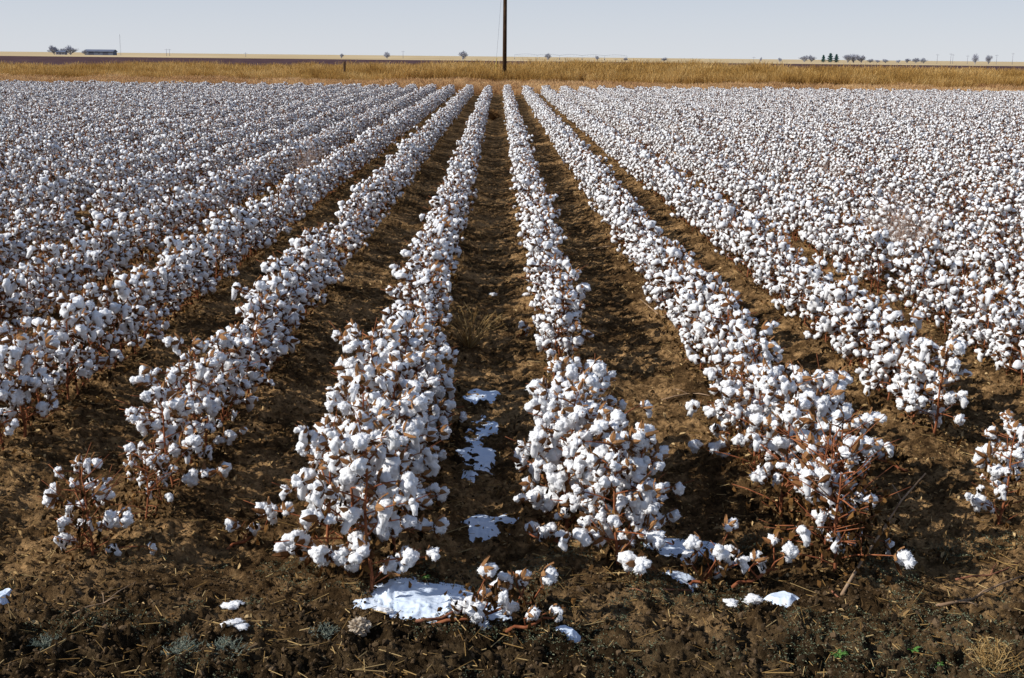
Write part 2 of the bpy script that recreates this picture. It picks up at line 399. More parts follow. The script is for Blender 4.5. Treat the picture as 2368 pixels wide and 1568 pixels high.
for idx, (st, lf, bolls) in enumerate(PL):
    sm = st.mesh('stem', [M['stem']], True); lm = lf.mesh('dead_leaves', [M['leaf']])
    for which in (0, 1):
        root = empty('cotton_plant', (0, 0, 0), link=False)
        kids = [obj('stem', sm, root, False), obj('dead_leaves', lm, root, False)]
        for (p, az, k, s, (tx, ty)) in bolls:
            b_ = obj('cotton_boll', (lintM if which == 0 else bollM)[k], root, False)
            b_.location = p; b_.rotation_euler = (tx, ty, az); b_.scale = (s, s, s); kids.append(b_)
            if which == 0:
                u = obj('burr', burrM[k], b_, False); u.matrix_basis = burr_mat(k); remember(b_, [u])
        remember(root, kids); (protoN if which == 0 else protoM).append(root)
    fb = MB(); I4 = Matrix.Identity(4)
    fb.addmesh(st.v, st.f, I4, 2); fb.addmesh(lf.v, lf.f, I4, 3)
    for (p, az, k, s, (tx, ty)) in bolls:
        T = Matrix.Translation(p) @ Euler((tx, ty, az)).to_matrix().to_4x4() @ Matrix.Scale(s * 1.02, 4)
        fb.addmesh(*LINT2[k], T, 0); fb.addmesh(*BURR[k], T @ burr_mat(k, .9), 1)
    fo = bpy.data.objects.new('shape_%02d' % idx, fb.mesh('far_plant', [M['lint'], M['burr'], M['stem'], M['leaf']], True))
    holdcol.objects.link(fo)

# ------------------------------------------------------------------ rows of plants
ORD = ['nearest', 'second', 'third', 'fourth', 'fifth', 'sixth', 'seventh', 'eighth', 'ninth', 'tenth', 'eleventh', 'twelfth']
def start(k):
    return {0: 4.85, -1: 4.60, -2: 5.35, -3: 6.1, 1: 4.78, 2: 6.7, 3: 7.6}.get(k, 7.0)
P = []     # (k, x, y, proto, scale, rot)
for k in range(-38, 39):
    x0 = ROW0 + k; y = start(k) + random.uniform(0, .05); n = 0
    while y < 69:
        if abs(x0) > .47 * y + 3.5: y += .2; continue
        pick = random.choice(FULL); sc = random.uniform(.80, 1.08); jit = .03; dx = 0
        patch = float(vn(np.array([x0 * .35]), np.array([y * .12]), 7)[0])
        if random.random() < (.09 + .5 * max(0, patch - .64) / .36): pick = random.choice(THIN)
        if random.random() < .008 + .2 * max(0, patch - .80): pick = random.choice(LEAFY)
        step = random.uniform(.155, .205) if y < 15 else random.uniform(.14, .19)
        if k == 0:
            if y < 6.3: sc = random.uniform(.92, 1.10); jit = .13; step = .115; pick = random.choice(BIG + FULL[:2]); dx = .0
            elif y < 6.6: step = .2; sc = .7; pick = random.choice(THIN)
            elif y < 8.1: y = 8.1; continue
        if k == -1:
            if y < 6.9: sc = random.uniform(.92, 1.10); jit = .12; step = .125; pick = random.choice(BIG + FULL[:2]); dx = -.01
            elif y < 8.6: step = random.uniform(.18, .28); pick = random.choice(THIN + FULL + BIG); sc *= .97; jit = .06
        if k == -2:
            if y < 5.7: pick = random.choice(LEAFY + THIN[:1]); sc = .6; step = .2; jit = .1
            elif y < 6.8: pick = random.choice(THIN + BIG); sc = random.uniform(.82, .98); jit = .09; step = .18
        if k == 1:
            if y < 5.25: pick = random.choice(LEAFY); sc = 1.05; step = .10; jit = .13; dx = .08
            elif y < 5.9: pick = random.choice(THIN + BIG[:1]); sc = 1.0; jit = .12; step = .15; dx = .04
            elif y < 6.8: pick = random.choice(THIN + BIG); sc = .95; jit = .10; step = .16
        P.append((k, x0 + dx + max(-1.6, min(1.6, random.gauss(0, 1))) * jit * .8, y, pick, sc, random.random() * 6.28))
        y += step; n += 1
        if random.random() < .010 and y > 9: y += random.uniform(.3, .8)
q = at(2310, 1225); P.append((2, q.x, q.y, 10, .88, 1.0)); P.append((2, q.x + .12, q.y + .24, 16, .7, 2.0))
q = at(215, 1310); P.append((-2, q.x, q.y, 13, .85, 1.0)); P.append((-2, q.x - .08, q.y + .12, 10, .78, 2.0))
vis, rest = [], []
for p in P:
    a = project((p[1], p[2], .4)); b_ = project((p[1], p[2], .1))
    ok = a and -40 < a[0] < 2408 and a[1] < 1600
    (vis if ok else rest).append(p)
vis.sort(key=lambda p: p[2] ** 2 + p[1] ** 2)
near, restv = vis[:300], vis[300:]; rest += restv
cnt = {}
def rowname(k):
    s = ['', 'second ', 'third ', 'fourth ', 'fifth ', 'sixth ', 'seventh ', 'eighth ']
    return (s[k] + 'row right') if k >= 0 else (s[-k - 1] + 'row left')
near.sort(key=lambda p: (p[0], p[2]))
order = {id(p): i for i, p in enumerate(sorted(near, key=lambda p: p[2]))}
for p in near:
    k, x, y, pi, sc, rz = p
    pr = (protoN if order[id(p)] < 70 else protoM)[pi]
    o = copy_tree(pr); o.name = 'cotton_plant'
    o.location = (x, y, gs1(x, y) - .01); o.rotation_euler = (random.uniform(-.1, .1), random.uniform(-.1, .1), rz); o.scale = (sc,) * 3
    n = cnt.get(k, 0); cnt[k] = n + 1
    kind = 'leafy brown' if pi in LEAFY else ('thin' if pi in THIN else 'full white')
    if -3 <= k <= 2 and n < 12:
        tag(o, '%s cotton plant, %s in the %s of the centre furrow' % (kind, ORD[n], rowname(k)), 'cotton plant', 'cotton plants in the %s of the centre furrow' % rowname(k))
    else:
        tag(o, '%s cotton plant farther along the %s of the centre furrow' % (kind, rowname(k)), 'cotton plant', '%s cotton plants farther along the %s of the centre furrow' % (kind, rowname(k)))

def gn_scatter(name, pts, rots, scls, idxs, collection):
    me = bpy.data.meshes.new(name); me.from_pydata(pts, [], [])
    a = me.attributes.new('rot', 'FLOAT_VECTOR', 'POINT'); a.data.foreach_set('vector', np.array(rots, np.float32).ravel())
    a = me.attributes.new('scl', 'FLOAT', 'POINT'); a.data.foreach_set('value', np.array(scls, np.float32))
    a = me.attributes.new('idx', 'INT', 'POINT'); a.data.foreach_set('value', np.array(idxs, np.int32))
    o = obj(name, me)
    ng = bpy.data.node_groups.new(name, 'GeometryNodeTree')
    ng.interface.new_socket('Geometry', in_out='INPUT', socket_type='NodeSocketGeometry')
    ng.interface.new_socket('Geometry', in_out='OUTPUT', socket_type='NodeSocketGeometry')
    N = ng.nodes; gi = N.new('NodeGroupInput'); go = N.new('NodeGroupOutput')
    ip = N.new('GeometryNodeInstanceOnPoints'); ci = N.new('GeometryNodeCollectionInfo')
    ci.inputs['Collection'].default_value = collection; ci.inputs['Separate Children'].default_value = True; ci.inputs['Reset Children'].default_value = True
    def na(nm, t):
        n = N.new('GeometryNodeInputNamedAttribute'); n.data_type = t; n.inputs['Name'].default_value = nm; return n.outputs[0]
    lk = ng.links.new
    lk(gi.outputs[0], ip.inputs['Points']); lk(ci.outputs[0], ip.inputs['Instance']); ip.inputs['Pick Instance'].default_value = True
    lk(na('idx', 'INT'), ip.inputs['Instance Index']); lk(na('rot', 'FLOAT_VECTOR'), ip.inputs['Rotation']); lk(na('scl', 'FLOAT'), ip.inputs['Scale'])
    lk(ip.outputs[0], go.inputs[0])
    md = o.modifiers.new('scatter', 'NODES'); md.node_group = ng
    return o
o = gn_scatter('cotton_rows', [(p[1], p[2], gs1(p[1], p[2]) - .01) for p in rest], [(random.uniform(-.09, .09), random.uniform(-.09, .09), p[5]) for p in rest],
               [p[4] for p in rest], [p[3] for p in rest], holdcol)
tag(o, 'mass of white cotton rows stretching back to the dry grass', 'cotton field', kind='stuff')

# ------------------------------------------------------------------ grass strip
def tuft(seed, n, h, spread, w, mat, lean=.5, seeds=True):
    rs = random.Random(seed); mb = MB()
    for i in range(n):
        a = rs.random() * 6.28; r = rs.random() * spread; b0 = Vector((math.cos(a) * r, math.sin(a) * r, 0))
        aa = rs.random() * 6.28; hh = h * rs.uniform(.5, 1.15); ln = rs.uniform(.05, lean) * hh
        o_ = Vector((math.cos(aa), math.sin(aa), 0)); sa = rs.random() * 3.14; side = Vector((math.cos(sa), math.sin(sa), 0))
        pts = [b0, b0 + o_ * ln * .25 + Vector((0, 0, hh * .55)), b0 + o_ * ln + Vector((0, 0, hh))]
        mb.strip(pts, [w, w * .9, w * (.7 if seeds else .15)], side)
    return mb.mesh('tuft', [mat])
tallcol = bpy.data.collections.new('tall tufts'); shortcol = bpy.data.collections.new('short tufts')
for s in range(4):
    tallcol.objects.link(bpy.data.objects.new('tuft_%d' % s, tuft(s, 80, 1.0, .32, .016, M['tallgrass'], .5)))
    shortcol.objects.link(bpy.data.objects.new('stuft_%d' % s, tuft(s + 9, 60, .42, .35, .018, M['shortgrass'], .9)))
pts, rots, scl, idx = [], [], [], []
for i in range(9500):
    y = random.uniform(86, 111); x = random.uniform(-.5, .5) * y * 1.08
    t = x / (y * .41)                                  # -1 .. 1 across the frame
    hgt = np.interp(t, [-1, -.35, 0, .3, .6, 1], [1.0, 1.25, 1.42, 1.6, 1.42, 1.22]) * (.8 if y < 92 else 1)
    nz = float(vn(np.array([x * .25]), np.array([y * .25]), 5)[0]); nz2 = float(vn(np.array([x * .9]), np.array([y * .9]), 8)[0])
    pts.append((x, y, .03)); rots.append((0, 0, random.random() * 6.28)); scl.append(hgt * (.55 + .38 * nz + .34 * nz2) * random.uniform(.8, 1.08)); idx.append(random.randrange(4))
o = gn_scatter('tall_grass', pts, rots, scl, idx, tallcol); tag(o, 'strip of tall golden dry grass behind the cotton field', 'grass', kind='stuff')
pts, rots, scl, idx = [], [], [], []
for i in range(6500):
    y = random.uniform(70.5, 88); x = random.uniform(-.5, .5) * y * 1.08
    nz = float(vn(np.array([x * .3]), np.array([y * .3]), 6)[0])
    pts.append((x, y, .03)); rots.append((0, 0, random.random() * 6.28)); scl.append((.6 + .8 * nz) * random.uniform(.8, 1.2)); idx.append(random.randrange(4))
o = gn_scatter('short_grass', pts, rots, scl, idx, shortcol); tag(o, 'paler short dry grass along the back edge of the cotton', 'grass', kind='stuff')

# ------------------------------------------------------------------ ground scatter as single stuff meshes
def scatter(name, tv, tf, X, Y, Z, S, E, mat, smooth=False):
    n = len(X); tv = np.array(tv, float); tf = np.array(tf)
    cx, sx = np.cos(E[:, 0]), np.sin(E[:, 0]); cy, sy = np.cos(E[:, 1]), np.sin(E[:, 1]); cz, sz = np.cos(E[:, 2]), np.sin(E[:, 2])
    Rm = np.empty((n, 3, 3))
    Rm[:, 0, 0] = cy * cz; Rm[:, 0, 1] = sx * sy * cz - cx * sz; Rm[:, 0, 2] = cx * sy * cz + sx * sz
    Rm[:, 1, 0] = cy * sz; Rm[:, 1, 1] = sx * sy * sz + cx * cz; Rm[:, 1, 2] = cx * sy * sz - sx * cz
    Rm[:, 2, 0] = -sy; Rm[:, 2, 1] = sx * cy; Rm[:, 2, 2] = cx * cy
    VV = np.einsum('nij,nkj->nki', Rm, tv[None] * S[:, None, :]) + np.stack([X, Y, Z], -1)[:, None, :]
    FF = (tf[None] + (np.arange(n) * len(tv))[:, None, None]).reshape(-1, tf.shape[1])
    return obj(name, mk_mesh(name, VV.reshape(-1, 3), FF, [mat], smooth=smooth))
def field_pts(n, y0, y1, rowbias=0.0, w=.45):
    Y = y0 + (y1 - y0) * rng.random(n) ** 1.5; X = (rng.random(n) * 2 - 1) * (w * Y + .5)
    if rowbias:
        m_ = rng.random(n) < rowbias; X = np.where(m_, ROW0 + np.round(X - ROW0) + rng.normal(0, .2, n), X)
    return X, Y
leafT = [(0, 0, 0), (.25, .3, .2), (.16, .75, .3), (0, 1.1, 0), (-.2, .7, .3), (-.25, .25, .2), (0, .5, -.1)]
leafF = [(0, 1, 6), (1, 2, 6), (2, 3, 6), (3, 4, 6), (4, 5, 6), (5, 0, 6)]
n = 95000; X, Y = field_pts(n, 4.3, 26, .45)
edge = sstep(4.5, 5.3, Y + .5 * (vn(X * 1.5, Y * 1.5, 63) - .5))
msk = (rng.random(n) < .4 + .9 * vn(X * 2.5, Y * 1.5, 61)) & (rng.random(n) < .12 + .88 * edge); X, Y = X[msk], Y[msk]; n = len(X); k = .006 + .028 * rng.random(n) ** 1.6
E = np.stack([rng.normal(0, .9, n), rng.normal(0, .9, n), rng.random(n) * 6.28], -1)
o = scatter('leaf_litter', leafT, leafF, X, Y, gz(X, Y) + .006, np.stack([k, k * rng.uniform(.6, 1.4, n), k], -1), E, M['litter'])
tag(o, 'dead brown leaves littering the soil under and between the rows', 'leaf litter', kind='stuff')
cv, cf = ICO[1]; cv = [Vector((round(v.x * 1.3) * .5 + v.x * .5, v.y, v.z)) * (1 + .9 * mnoise.noise(v * 2.3 + Vector((4, 1, 0)))) for v in cv]
n = 26000; X, Y = field_pts(n, 3.7, 14); n2_ = 15000; Y[:n2_] = rng.uniform(3.6, 4.9, n2_); X[:n2_] = rng.uniform(-2.4, 2.4, n2_)
k = rng.uniform(.002, .006, n) * (1 + 1.8 * (Y < 4.7) * rng.random(n) ** 7)
S = np.stack([k * rng.uniform(.7, 1.7, n), k * rng.uniform(.7, 1.5, n), k * rng.uniform(.5, 1, n)], -1)
E = np.stack([rng.normal(0, .9, n), rng.normal(0, .9, n), rng.random(n) * 6.28], -1)
o = scatter('soil_clods', cv, cf, X, Y, gz(X, Y) + k * .2, S, E, M['clod'], False)
tag(o, 'crumbled soil clods strewn over the ground', 'soil clods', kind='stuff')
n = 9000; X, Y = field_pts(n, 3.9, 18, .1)
stT = [(-.5, -.5, 0), (.5, -.5, 0), (.5, .5, .3), (-.5, .5, .3), (-.5, -.5, -1), (.5, -.5, -1)]
stF = [(0, 1, 2, 3), (4, 5, 1, 0)]
S = np.stack([.015 + .11 * rng.random(n) ** 2, np.full(n, .0022), np.full(n, .002)], -1)
E = np.stack([rng.normal(0, .3, n), rng.normal(0, .15, n), rng.random(n) * 6.28], -1)
o = scatter('twig_litter', stT, stF, X, Y, gz(X, Y) + .010, S, E, M['straw']); tag(o, 'scattered dry straws and broken twigs on the soil', 'twigs', kind='stuff')
n = 90000; Y = rng.uniform(3.85, 5.3, n); X = rng.uniform(-2.5, 2.7, n)
msk = (vn(X * 2.2, Y * 3.5, 31) + .5 * (vn(X * 9, Y * 9, 32) - .5) > .53); X, Y = X[msk], Y[msk]; n = len(X); k = rng.uniform(.003, .009, n)
E = np.stack([rng.normal(.3, .5, n), rng.normal(0, .5, n), rng.random(n) * 6.28], -1)
o = scatter('green_ground_cover', leafT, leafF, X, Y, gz(X, Y) + .004, np.stack([k * .8, k, k], -1), E, M['cover']); tag(o, 'tiny dusty green ground cover in the foreground soil', 'ground cover', kind='stuff')

# ------------------------------------------------------------------ snow patches
def snow(px, py, wpx, hpx, label, seed, brk=.8, lift=.002, follow=.12):
    c = at(px, py); e1 = at(px - wpx / 2, py); e2 = at(px + wpx / 2, py); f1 = at(px, py + hpx / 2); f2 = at(px, py - hpx / 2)
    rx = (e2 - e1).length / 2; ry = (f2 - f1).length / 2
    n = 110; u = np.linspace(-1.5, 1.5, n); U, W = np.meshgrid(u, u)
    X = c.x + U * rx; Y = c.y + W * ry
    rad = np.sqrt(U * U + W * W) + brk * (vn(U * 1.8, W * 1.8, seed) - .5) + .7 * brk * (vn(X * 4, Y * 12, seed + 3) - .5) + .12 * (vn(X * 25, Y * 40, seed + 5) - .5)
    th = np.clip((1 - rad) * .04, -.05, .012)
    Z = gsmooth(X, Y) + lift + th + follow * (gz(X, Y) - gsmooth(X, Y)) + .004 * vn(X * 10, Y * 16, seed)
    Vv = np.stack([X - c.x, Y - c.y, Z], -1).reshape(-1, 3)
    i = np.arange(n - 1)[:, None] * n + np.arange(n - 1)[None, :]
    FF = np.stack([i, i + 1, i + n + 1, i + n], -1).reshape(-1, 4)
    keep = (th.reshape(-1)[FF].max(1) > -.03); FF = FF[keep]
    used = np.unique(FF); remap = np.zeros(len(Vv), int); remap[used] = np.arange(len(used))
    o = obj('snow_patch', mk_mesh('snow_patch', Vv[used], remap[FF], [M['snow']], smooth=True)); o.location = (c.x, c.y, 0)
    tag(o, label, 'snow', 'snow patches left in the furrows')
snow(1000, 1395, 245, 84, 'largest white snow patch, on bare soil behind the toppled cotton branch', 41, .5, .018, .3)
snow(1115, 908, 84, 26, 'farthest snow patch in the centre furrow', 42, .8, .008)
snow(1115, 985, 72, 50, 'snow patch in the centre furrow, second from the back', 43, .9, .005)
snow(1100, 1050, 68, 80, 'narrow bluish snow patch in the centre furrow beside the left row', 44, .9, .006)
snow(1118, 1200, 120, 44, 'snow patch in the centre furrow right of the big left cotton clump', 45, .9, .006)
snow(1600, 1258, 150, 44, 'thin snow patch between the two right rows, behind a toppled stalk', 46, .6, .014)
snow(1575, 1335, 64, 24, 'small snow sliver beside the toppled stalk on the right', 47, .6, .013)
snow(1808, 1388, 62, 26, 'small snow patch below the second row right of the centre furrow', 48, .4, .018)
snow(1305, 1475, 50, 22, 'small snow patch right of the toppled branch at the bottom', 49, .4, .018)
snow(2, 1382, 34, 34, 'snow patch cut by the left edge of the picture', 50, .4, .016)

# ------------------------------------------------------------------ toppled stalks and loose cotton
def boll_child(root, p, k, s, az):
    b_ = obj('cotton_boll', lintM[k], root); b_.location = p; b_.scale = (s,) * 3; b_.rotation_euler = (random.uniform(-.4, .4), random.uniform(-.4, .4), az)
    u = obj('burr', burrM[k], b_); u.matrix_basis = burr_mat(k)
def toppled(px, py, rz, length, nb, label, seed, hgt=.22, leaves=6):
    rs = random.Random(seed); c = at(px, py); root = empty('toppled_cotton_stalk', (c.x, c.y, gz1(c.x, c.y)), rz)
    st = MB(); lf = MB(); main = [Vector((-length / 2 + length * t / 5, .02 * math.sin(t * 2), .015 + .05 * (t / 5))) for t in range(6)]
    st.tube(main, [.008, .0075, .007, .006, .005, .003], 5)
    for i in range(nb):
        t = .3 + .7 * (i + rs.random()) / nb; p = main[0].lerp(main[-1], t); a = i * 2.4 + rs.uniform(-.4, .4); Lb = rs.uniform(.45, 1) * hgt
        e = p + Vector((math.cos(a) * Lb * .6, math.sin(a) * Lb * .6, rs.uniform(.15, 1.0) * Lb)); mid = (p + e) / 2 + Vector((rs.uniform(-.02, .02), 0, .01))
        st.tube([p, mid, e], [.0042, .0034, .0024], 4)
        if rs.random() < .5: st.tube([mid, mid + Vector((rs.uniform(-.06, .06), rs.uniform(-.06, .06), rs.uniform(.02, .08)))], [.003, .0015], 3)
        boll_child(root, e + Vector((0, 0, .01)), rs.randrange(NV), rs.uniform(.65, 1.0), a)
    for i in range(nb * leaves): 
        p = main[0].lerp(main[-1], rs.uniform(.2, 1)) + Vector((rs.uniform(-.08, .08), rs.uniform(-.1, .1), rs.uniform(0, hgt * .5))); leaf(lf, p, rs.uniform(.02, .042), rs)
    obj('stem', st.mesh('stem', [M['stem']], True), root); obj('dead_leaves', lf.mesh('dead_leaves', [M['leaf']]), root)
    tag(root, label, 'cotton stalk'); return root
toppled(1110, 1445, .3, .42, 11, 'toppled cotton stalk with a cluster of bolls beside the largest snow patch', 5, .2)
toppled(1625, 1345, .15, .12, 6, 'toppled cotton stalk with upright bolls in front of the thin snow patch', 6, .25)
toppled(1745, 1350, .4, .22, 4, 'low cotton stalk with a few bolls right of the other toppled stalk', 8, .2)
toppled(1225, 1475, .1, .18, 3, 'short broken cotton branch at the bottom beside a small snow patch', 9, .09)
toppled(2055, 1080, 2.6, .2, 3, 'broken cotton branch on bare soil left of the isolated right plants', 10, .12)
toppled(570, 1245, .8, .2, 3, 'low cotton branch on the ground left of the big left clump', 12, .12)
toppled(1270, 1275, 3.0, .2, 3, 'low cotton branch at the left foot of the clump right of centre', 14, .07)
toppled(1215, 780, .5, .15, 3, 'cotton branch lying low in the centre furrow before the row gap', 16, .07)
def tuft_on_ground(px, py, s, label, seed):
    c = at(px, py); V_, F_ = lint_geo(seed, 4); b_ = MB(); b_.addmesh(V_, F_, Matrix.Diagonal((1.4, 1.0, .6, 1)) @ Matrix.Scale(s, 4))
    o = obj('cotton_tuft', b_.mesh('cotton_tuft', [M['lint']], True)); o.location = (c.x, c.y, gz1(c.x, c.y) + .02 * s); tag(o, label, 'cotton tuft', 'loose cotton tufts lying on the soil')
tuft_on_ground(541, 1413, .8, 'loose white cotton tuft on the foreground soil, upper of the left pair', 0)
tuft_on_ground(547, 1468, .9, 'loose white cotton tuft on the foreground soil, lower of the left pair', 3)
tuft_on_ground(890, 1432, .65, 'small loose cotton tuft left of the largest snow patch', 6)
tuft_on_ground(1217, 694, .9, 'small cotton tuft lying in the centre furrow', 8)
tuft_on_ground(1140, 681, .9, 'cotton scrap in the centre furrow beside the dry yellow grass', 1)
tuft_on_ground(1690, 1395, .7, 'small cotton scrap under the toppled stalks on the right', 2)
tuft_on_ground(1740, 1385, .9, 'cotton tuft left of the small snow patch on the right', 5)

def stick(pts_px, rad, label, mat, forks=()):
    pts = [Vector((*at(px, py, 0).xy, 0)) if z == 0 else at(px, py, z) for (px, py, z) in pts_px]
    o_ = Vector((pts[0].x, pts[0].y, 0)); mb = MB(); P_ = []
    for p, (a, b, z) in zip(pts, pts_px): P_.append(Vector((p.x, p.y, max(z, gz1(p.x, p.y) + rad * .8) if z == 0 else z)) - o_)
    Q = [P_[0]]
    for a, b in zip(P_[:-1], P_[1:]):
        Q.append((a + b) / 2 + Vector((random.uniform(-.01, .01), random.uniform(-.01, .01), random.uniform(0, .008)))); Q.append(b)
    mb.tube(Q, [rad * (1 - .5 * i / (len(Q) - 1)) for i in range(len(Q))], 6)
    for (t, dx, dy, dz) in forks:
        p = Q[int(t * (len(Q) - 1))]; e = p + Vector((dx, dy, dz)); mb.tube([p, (p + e) / 2 + Vector((0, .004, .006)), e], [rad * .6, rad * .5, rad * .3], 5)
    o = obj('fallen_stick', mb.mesh('fallen_stick', [M[mat]], True)); o.location = o_; tag(o, label, 'stick')
stick([(1945, 1395, 0), (2035, 1235, .1), (2140, 1095, .22)], .007, 'long dry stick leaning up to the right beside the leafy right row', 'stick', [(.5, .08, .05, .05), (.75, -.03, .05, .06)])
stick([(1375, 1350, 0), (1450, 1380, 0), (1600, 1365, 0)], .006, 'thin reddish branch on the soil left of the toppled stalks', 'redstick', [(.5, .06, -.04, .01)])
stick([(2165, 1405, 0), (2250, 1385, 0), (2365, 1345, 0)], .007, 'pale branch lying near the right edge of the picture', 'stick', [(.5, .1, .05, .03), (.25, .07, -.03, .0)])
stick([(2210, 1340, 0), (2290, 1330, 0), (2360, 1310, 0)], .005, 'thin reddish branch behind the pale branch at the right edge', 'redstick', [(.5, .05, .06, .03)])
stick([(1870, 1345, 0), (1920, 1375, 0), (1960, 1405, 0)], .006, 'short reddish twig at the foot of the long leaning stick', 'redstick', [])
stick([(170, 1435, 0), (240, 1395, .03), (315, 1345, .05)], .0035, 'thin grey twig on the soil at lower left', 'stick', [(.5, .06, .02, .02), (.6, -.02, .05, .02)])
stick([(1370, 575, 0), (1420, 578, 0)], .007, 'pale stick in the first furrow right of centre, far back', 'stick', [])
stick([(1480, 705, 0), (1530, 745, 0), (1570, 755, 0)], .006, 'pale bent stick in the first furrow right of centre', 'stick', [(.5, .1, .06, .02)])
stick([(1530, 925, 0), (1590, 920, 0), (1640, 935, 0)], .006, 'pale stick lying left of the second right row', 'stick', [(.5, -.08, .05, .02)])
stick([(960, 1462, 0), (1020, 1430, .03), (1070, 1405, .06)], .008, 'thick stalk end poking out left of the toppled cotton stalk', 'redstick', [])

# crumpled plastic scrap
c = at(832, 1472); b_ = MB(); V_, F_ = ICO[4]
VV = []
for v in V_:
    d = 1 - .75 * abs(mnoise.noise(v * 2.4)) - .5 * abs(mnoise.noise(v * 5.3)) - .3 * abs(mnoise.noise(v * 11)); VV.append(Vector((v.x * .055 * d, v.y * .035 * d, v.z * .045 * d)))
b_.addmesh(VV, F_, Matrix.Identity(4)); o = obj('plastic_scrap', b_.mesh('plastic_scrap', [M['plastic']])); o.location = (c.x, c.y, gz1(c.x, c.y) + .025)
tag(o, 'crumpled beige plastic scrap on the soil left of the largest snow patch', 'litter')

# ------------------------------------------------------------------ weeds
def stalky(name, loc, h, w, n, mat, label, cat, seed, rad=.002, branch=3, group=None, flat=.0):
    rs = random.Random(seed); mb = MB(); tw = mb
    for i in range(n):
        a = rs.random() * 6.28; out_ = w / 2 * rs.random() ** .6; hh = h * rs.uniform(.5, 1.05) * (1 - .4 * out_ / (w / 2 + 1e-6))
        e = Vector((math.cos(a) * out_, math.sin(a) * out_, hh)); m1 = e * .45 + Vector((0, 0, hh * .12)) + Vector((rs.uniform(-.02, .02), rs.uniform(-.02, .02), 0))
        mb.tube([Vector((0, 0, 0)), m1, e], [rad, rad * .8, rad * .4], 3)
        for j in range(branch):
            t = rs.uniform(.3, 1); p = m1.lerp(e, t); q_ = p + Vector((rs.uniform(-1, 1), rs.uniform(-1, 1), rs.uniform(-.2, 1))) * h * .16
            tw.tube([p, (p + q_) / 2 + Vector((0, 0, .004)), q_], [rad * .6, rad * .5, rad * .3], 3)
    root = obj(name, mb.mesh(name, [M[mat]])); root.location = loc
    tag(root, label, cat, group); return root
def gp(px, py): 
    c = at(px, py); return (c.x, c.y, gs1(c.x, c.y))
stalky('dry_grass_clump', gp(1085, 800), .42, .62, 75, 'straw', 'sprawling yellow dry grass clump at the right side of the left centre row', 'dry grass', 1, .0022, 2)
stalky('tumbleweed', gp(1140, 277), .42, .62, 240, 'tumble', 'brown tumbleweed caught in the far end of the centre furrow', 'tumbleweed', 2, .006, 4)
c = at(2075, 640); stalky('dead_weed', (c.x, c.y, 0), .92, .95, 70, 'deadweed', 'tall pinkish grey dead weed rising above the cotton at right', 'weed', 3, .0024, 8)
c = at(725, 440); stalky('dead_weed', (c.x, c.y, 0), .82, 1.0, 55, 'deadweed', 'pale dead weed standing among the far left rows', 'weed', 4, .003, 8)
c = at(1900, 470); stalky('dead_weed', (c.x, c.y, 0), .75, .9, 40, 'deadweed', 'smaller dead weed among the right rows behind the tall one', 'weed', 5, .003, 6)
for i, (px, py, h, w, mt, lab) in enumerate([
    (525, 1535, .10, .18, 'greyweed', 'dusty grey green weed at the bottom, larger of the left pair'),
    (425, 1525, .08, .16, 'greyweed', 'dusty grey green weed at the bottom, left of its larger neighbour'),
    (750, 1480, .06, .12, 'greyweed', 'small dusty weed left of the beige plastic scrap'),
    (110, 1500, .05, .16, 'greyweed', 'low dusty weed in the bottom left corner'),
    (2290, 1560, .16, .22, 'straw', 'loose pale dry grass in the bottom right corner')]):
    stalky('small_weed', gp(px, py), h, w, 60, mt, lab, 'weed', 20 + i, .0018, 5)
def sprout(px, py, s, label, seed):
    rs = random.Random(seed); c = at(px, py); mb = MB()
    for i in range(9):
        a = i * 2.4 + rs.uniform(-.3, .3); d = Vector((math.cos(a), math.sin(a), 0)); side = Vector((-d.y, d.x, 0)); l_ = s * rs.uniform(.6, 1.1)
        mb.strip([d * .004, d * l_ * .4 + Vector((0, 0, l_ * .4)), d * l_ * .8 + Vector((0, 0, l_ * .5)), d * l_ * 1.1 + Vector((0, 0, l_ * .4))], [.004, l_ * .35, l_ * .4, .002], side)
    o = obj('green_sprout', mb.mesh('green_sprout', [M['green']])); o.location = (c.x, c.y, gz1(c.x, c.y) + .004); tag(o, label, 'sprout')
sprout(1935, 1535, .035, 'green sprout in the dark foreground soil, left of the right corner pair', 1)
sprout(2110, 1512, .03, 'green sprout in the foreground soil near the bottom right', 2)
sprout(2165, 1540, .03, 'green sprout nearest the bottom right corner', 3)
sprout(985, 1352, .022, 'tiny green sprout beside the largest snow patch', 4)
sprout(1180, 1498, .022, 'tiny green sprout below the toppled stalk in the middle', 5)

# ------------------------------------------------------------------ utility pole, post
def util_pole(name, loc, h, r, label, arm=True, group=None, mat='wood'):
    root = empty(name, loc); mb = MB(); mb.tube([(0, 0, -.1), (0, 0, h * .5), (0, 0, h)], [r, r * .88, r * .75], 10); obj('post', mb.mesh('post', [M[mat]], True), root)
    if arm:
        mb = MB(); mb.box((0, .0, h - .7), (2.4, .12, .14)); obj('crossarm', mb.mesh('crossarm', [M[mat]]), root)
        for sx in (-1.05, -.4, 1.05):
            mb = MB(); mb.tube([(sx, 0, h - .63), (sx, 0, h - .55), (sx, 0, h - .45)], [.04, .06, .03], 6); obj('insulator', mb.mesh('insulator', [M['galv']]), root)
    tag(root, label, 'utility pole', group); return root
c = far(1167, 88); pole = util_pole('utility_pole', (c.x, c.y, 0), 11, .15, 'tall dark wooden utility pole rising from the grass behind the cotton field')
mb = MB(); mb.tube([(-.7, .0, 0), (-.05, 0, 9)], .012, 4); gw = obj('guy_wire', mb.mesh('guy_wire', [M['galv']]), pole)
mb = MB(); mb.tube([(-.7, -.0, 0), (-.545, 0, 2.0)], .03, 6); obj('wire_guard', mb.mesh('wire_guard', [M['guard']]), gw)
